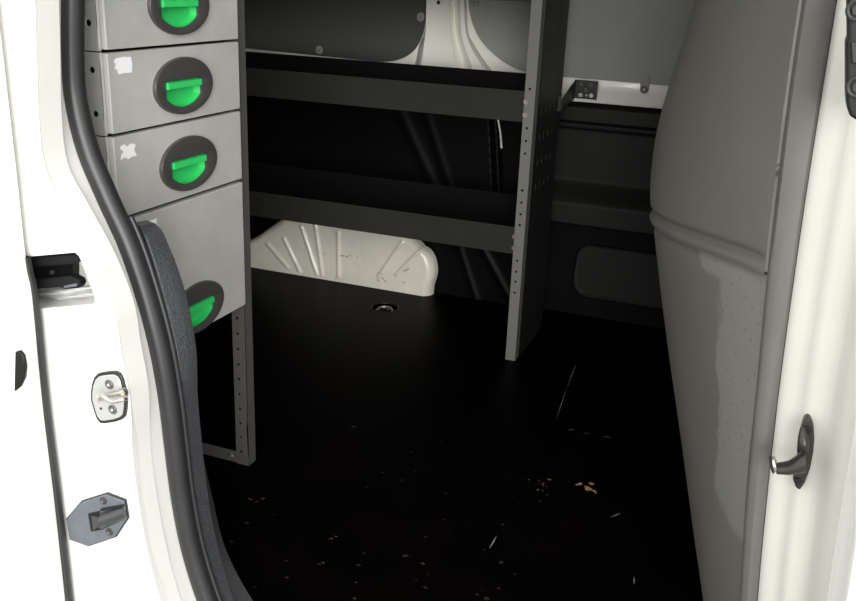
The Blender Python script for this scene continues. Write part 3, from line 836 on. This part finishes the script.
# edge strip along the pillar
bm = BM(); rows = []
for i in range(31):
    z = CEIL * i / 30
    a = smooth_tab(lambda q_: lerp_tab(edgeL, q_), z, .06); b_ = smooth_tab(lambda q_: lerp_tab(edgeR, q_), z, .06)
    rows.append([(a + .0035, 1.160, z), (a + .0025, 1.135, z), (a + .0022, 1.122, z), (a + .0065, 1.116, z), ((a + b_) / 2, 1.113, z), (b_ - .004, 1.116, z), (b_ - .001, 1.12, z), (b_, 1.14, z)])
loft(bm, rows); obj('edge_strip', bm, STRIP, t)

# ================================================================== RIGHT PILLAR
bm = BM(); rows = []
for i in range(41):
    z = -.35 + (CEIL + .35) * i / 40
    e = smooth_tab(lambda q_: lerp_tab([(-.4, .13)] + edgeR, q_), z, .06)
    lean = lerp_tab([(-.4, .035), (.3, .012), (.6, 0), (1.1, -.006), (1.5, -.01)], z)
    w = lerp_tab([(-.4, .70), (.3, .83), (.6, .93), (1.04, 1.05), (1.5, 1.1)], z)
    prof = [(-.003, 1.150), (.000, 1.122), (.004, 1.119), (.010, 1.114), (.018, 1.111), (.025, 1.107), (.030, 1.102), (.035, 1.097), (.041, 1.094), (.050, 1.093), (.058, 1.090), (.065, 1.083), (.071, 1.074), (.077, 1.067), (.083, 1.062), (.088, 1.059), (.092, 1.058), (.096, 1.062), (.098, 1.09)]
    rows.append([(e + px_ * w + lean * min(1, max(0, px_ / .06)) * .3, y_, z) for px_, y_ in prof])
loft(bm, rows); obj('wall_right', bm, PAINT_SHADED, kind='structure')
bm = BM()
rows = []
for i in range(21):
    z = -.35 + (CEIL + .35) * i / 20
    e = smooth_tab(lambda q_: lerp_tab([(-.4, .13)] + edgeR, q_), z, .06) + .094 * lerp_tab([(-.4, .70), (.3, .83), (.6, .93), (1.04, 1.05), (1.5, 1.1)], z)
    e += lerp_tab([(-.4, .035), (.3, .012), (.6, 0), (1.1, -.006), (1.5, -.01)], z) * .3
    rows.append([(e - .008, 1.064, z), (e + .001, 1.052, z), (e + .006, .992, z), (e + .010, .985, z), (e + .3, .978, z), (1.0, .97, z)])
loft(bm, rows); tag(obj('front_door', bm, PAINT), 'white outer door skin at the far right beside the pillar', 'van door')

# ================================================================== CATCH on the right pillar
c = U(806, 455, 1, 1.07)
t = thing('door_catch', 'dark metal door catch with sideways pin on the right pillar', 'door catch', (c.x, 1.07, c.z))
Zc = lambda x, y: (760 + x / 6.014, 400 + y / 6.014)
pts = [Zc(*p) for p in ((285, 105), (305, 118), (322, 165), (327, 240), (320, 320), (300, 420), (270, 500), (240, 545), (215, 530), (198, 480), (200, 450), (215, 420), (225, 380), (222, 300), (225, 260), (245, 180), (262, 125))]
g_ = [U(*p, 1, 1.083) for p in pts]
bm = BM(); prism(bm, [(p.x, p.z) for p in g_], 1, 1.083, 1.100); obj('base_plate', bm, DARKMET, t, bevel=.002)
for (x, y) in ((285, 178), (228, 485)):
    p = U(*Zc(x, y), 1, 1.083); bm = BM(); cyl(bm, p, (0, -1, 0), .0045, .003, 16); obj('bolt', bm, BLKP, t, bevel=.0008)
# raised body, arm, roller
bm = BM(); rows = []
spine = [(258, 165, .0045, .003), (258, 210, .0072, .007), (262, 260, .0085, .010), (268, 300, .0060, .009)]
bm2 = [U(*Zc(x, y), 1, 1.081 - d) for x, y, r, d in spine]
tube(bm, catmull(bm2, 5), [lerp_tab([(0, .0030), (5, .0050), (10, .0066), (15, .005)], i) for i in range(16)], 14)
obj('boss', bm, DARKMET, t)
prof = [(275, 300, 430, .012), (240, 320, 438, .013), (205, 350, 440, .013), (170, 372, 442, .012), (135, 380, 440, .011), (100, 384, 438, .010)]
bm = BM(); rows = []
for x, ya, yb, th in prof:
    pa, pb = U(*Zc(x, ya), 1, 1.068), U(*Zc(x, yb), 1, 1.068); mid_ = (pa + pb) / 2; hz_ = (pa - pb).length / 2
    rows.append([mid_ + Vector((0, th * math.cos(a), 0)) + (pa - mid_) * math.sin(a) for a in [2 * PI * k / 16 for k in range(16)]])
R = loft(bm, rows, True); bm.faces.new(R[0]); bm.faces.new(R[-1]); obj('arm', bm, DARKMET, t)
p = U(*Zc(92, 385), 1, 1.068)
pa, pb = U(*Zc(100, 385), 1, 1.068), U(*Zc(70, 388), 1, 1.068)
bm = BM(); cyl(bm, pa, (pb - pa), .0095, (pb - pa).length * .75, 24, .0095); obj('roller', bm, CHROME, t, bevel=.001)
bm = BM(); cyl(bm, pb + (pa - pb) * .28, (pb - pa), .0108, (pb - pa).length * .4, 24); obj('roller_cap', bm, BLKP, t, bevel=.001)

# ================================================================== LATCH at top right
LBLK = mat('latch_bolt_black', (.03, .03, .03), .35, spec=.3)
c = U(856, 60, 1, 1.0)
t = thing('latch_block', 'black bolted latch block on white pillar at the top right corner', 'latch', (c.x, 1.0, .95))
q = lambda x, y, Y=.999: (lambda p: (p.x, p.z))(U(x, y, 1, Y))
pts = [q(848, -30), q(848.5, 38), q(846.5, 44), q(846.5, 100), q(847.5, 110), q(850, 116), q(856, 120), q(866, 121), q(872, 114), q(880, -30)]
bm = BM(); prism(bm, pts, 1, .999, 1.075); obj('base_plate', bm, BLKP, t, bevel=.003, seg=3)
bm = BM(); prism(bm, [q(851, 42, .999), q(866, 42, .999), q(865, 64, .999), q(852, 63, .999)], 1, .995, 1.001); obj('latch_slot', bm, LBLK, t, bevel=.001)
for y in (10, 87):
    p = U(858, y, 1, .999); bm = BM(); torus(bm, p, (0, 1, 0), .009, .0022, 28, 8); cyl(bm, p, (0, -1, 0), .0055, .003, 6); obj('bolt', bm, LBLK, t)

# ================================================================== LIGHT
w = bpy.data.worlds.new('sky'); sc.world = w; w.use_nodes = True
nt = w.node_tree; bg = nt.nodes['Background']
bg.inputs['Color'].default_value = (1.0, 0.99, 0.97, 1); bg.inputs['Strength'].default_value = 2.0

sd = bpy.data.lights.new('bright_sky_side', 'SUN'); sd.energy = 3.2; sd.angle = math.radians(38); sd.color = (1, .99, .97)
so = bpy.data.objects.new('bright_sky_side', sd); COL.objects.link(so)
so.rotation_euler = Vector((-.50, 1, -.22)).to_track_quat('-Z', 'Y').to_euler()

sc.view_settings.view_transform = 'Standard'
sc.view_settings.look = 'None'
sc.view_settings.exposure = 0.0
sc.view_settings.gamma = 1.0
sc.view_settings.use_curve_mapping = False
for o in bpy.data.objects:
    if '_o' in o: del o['_o']
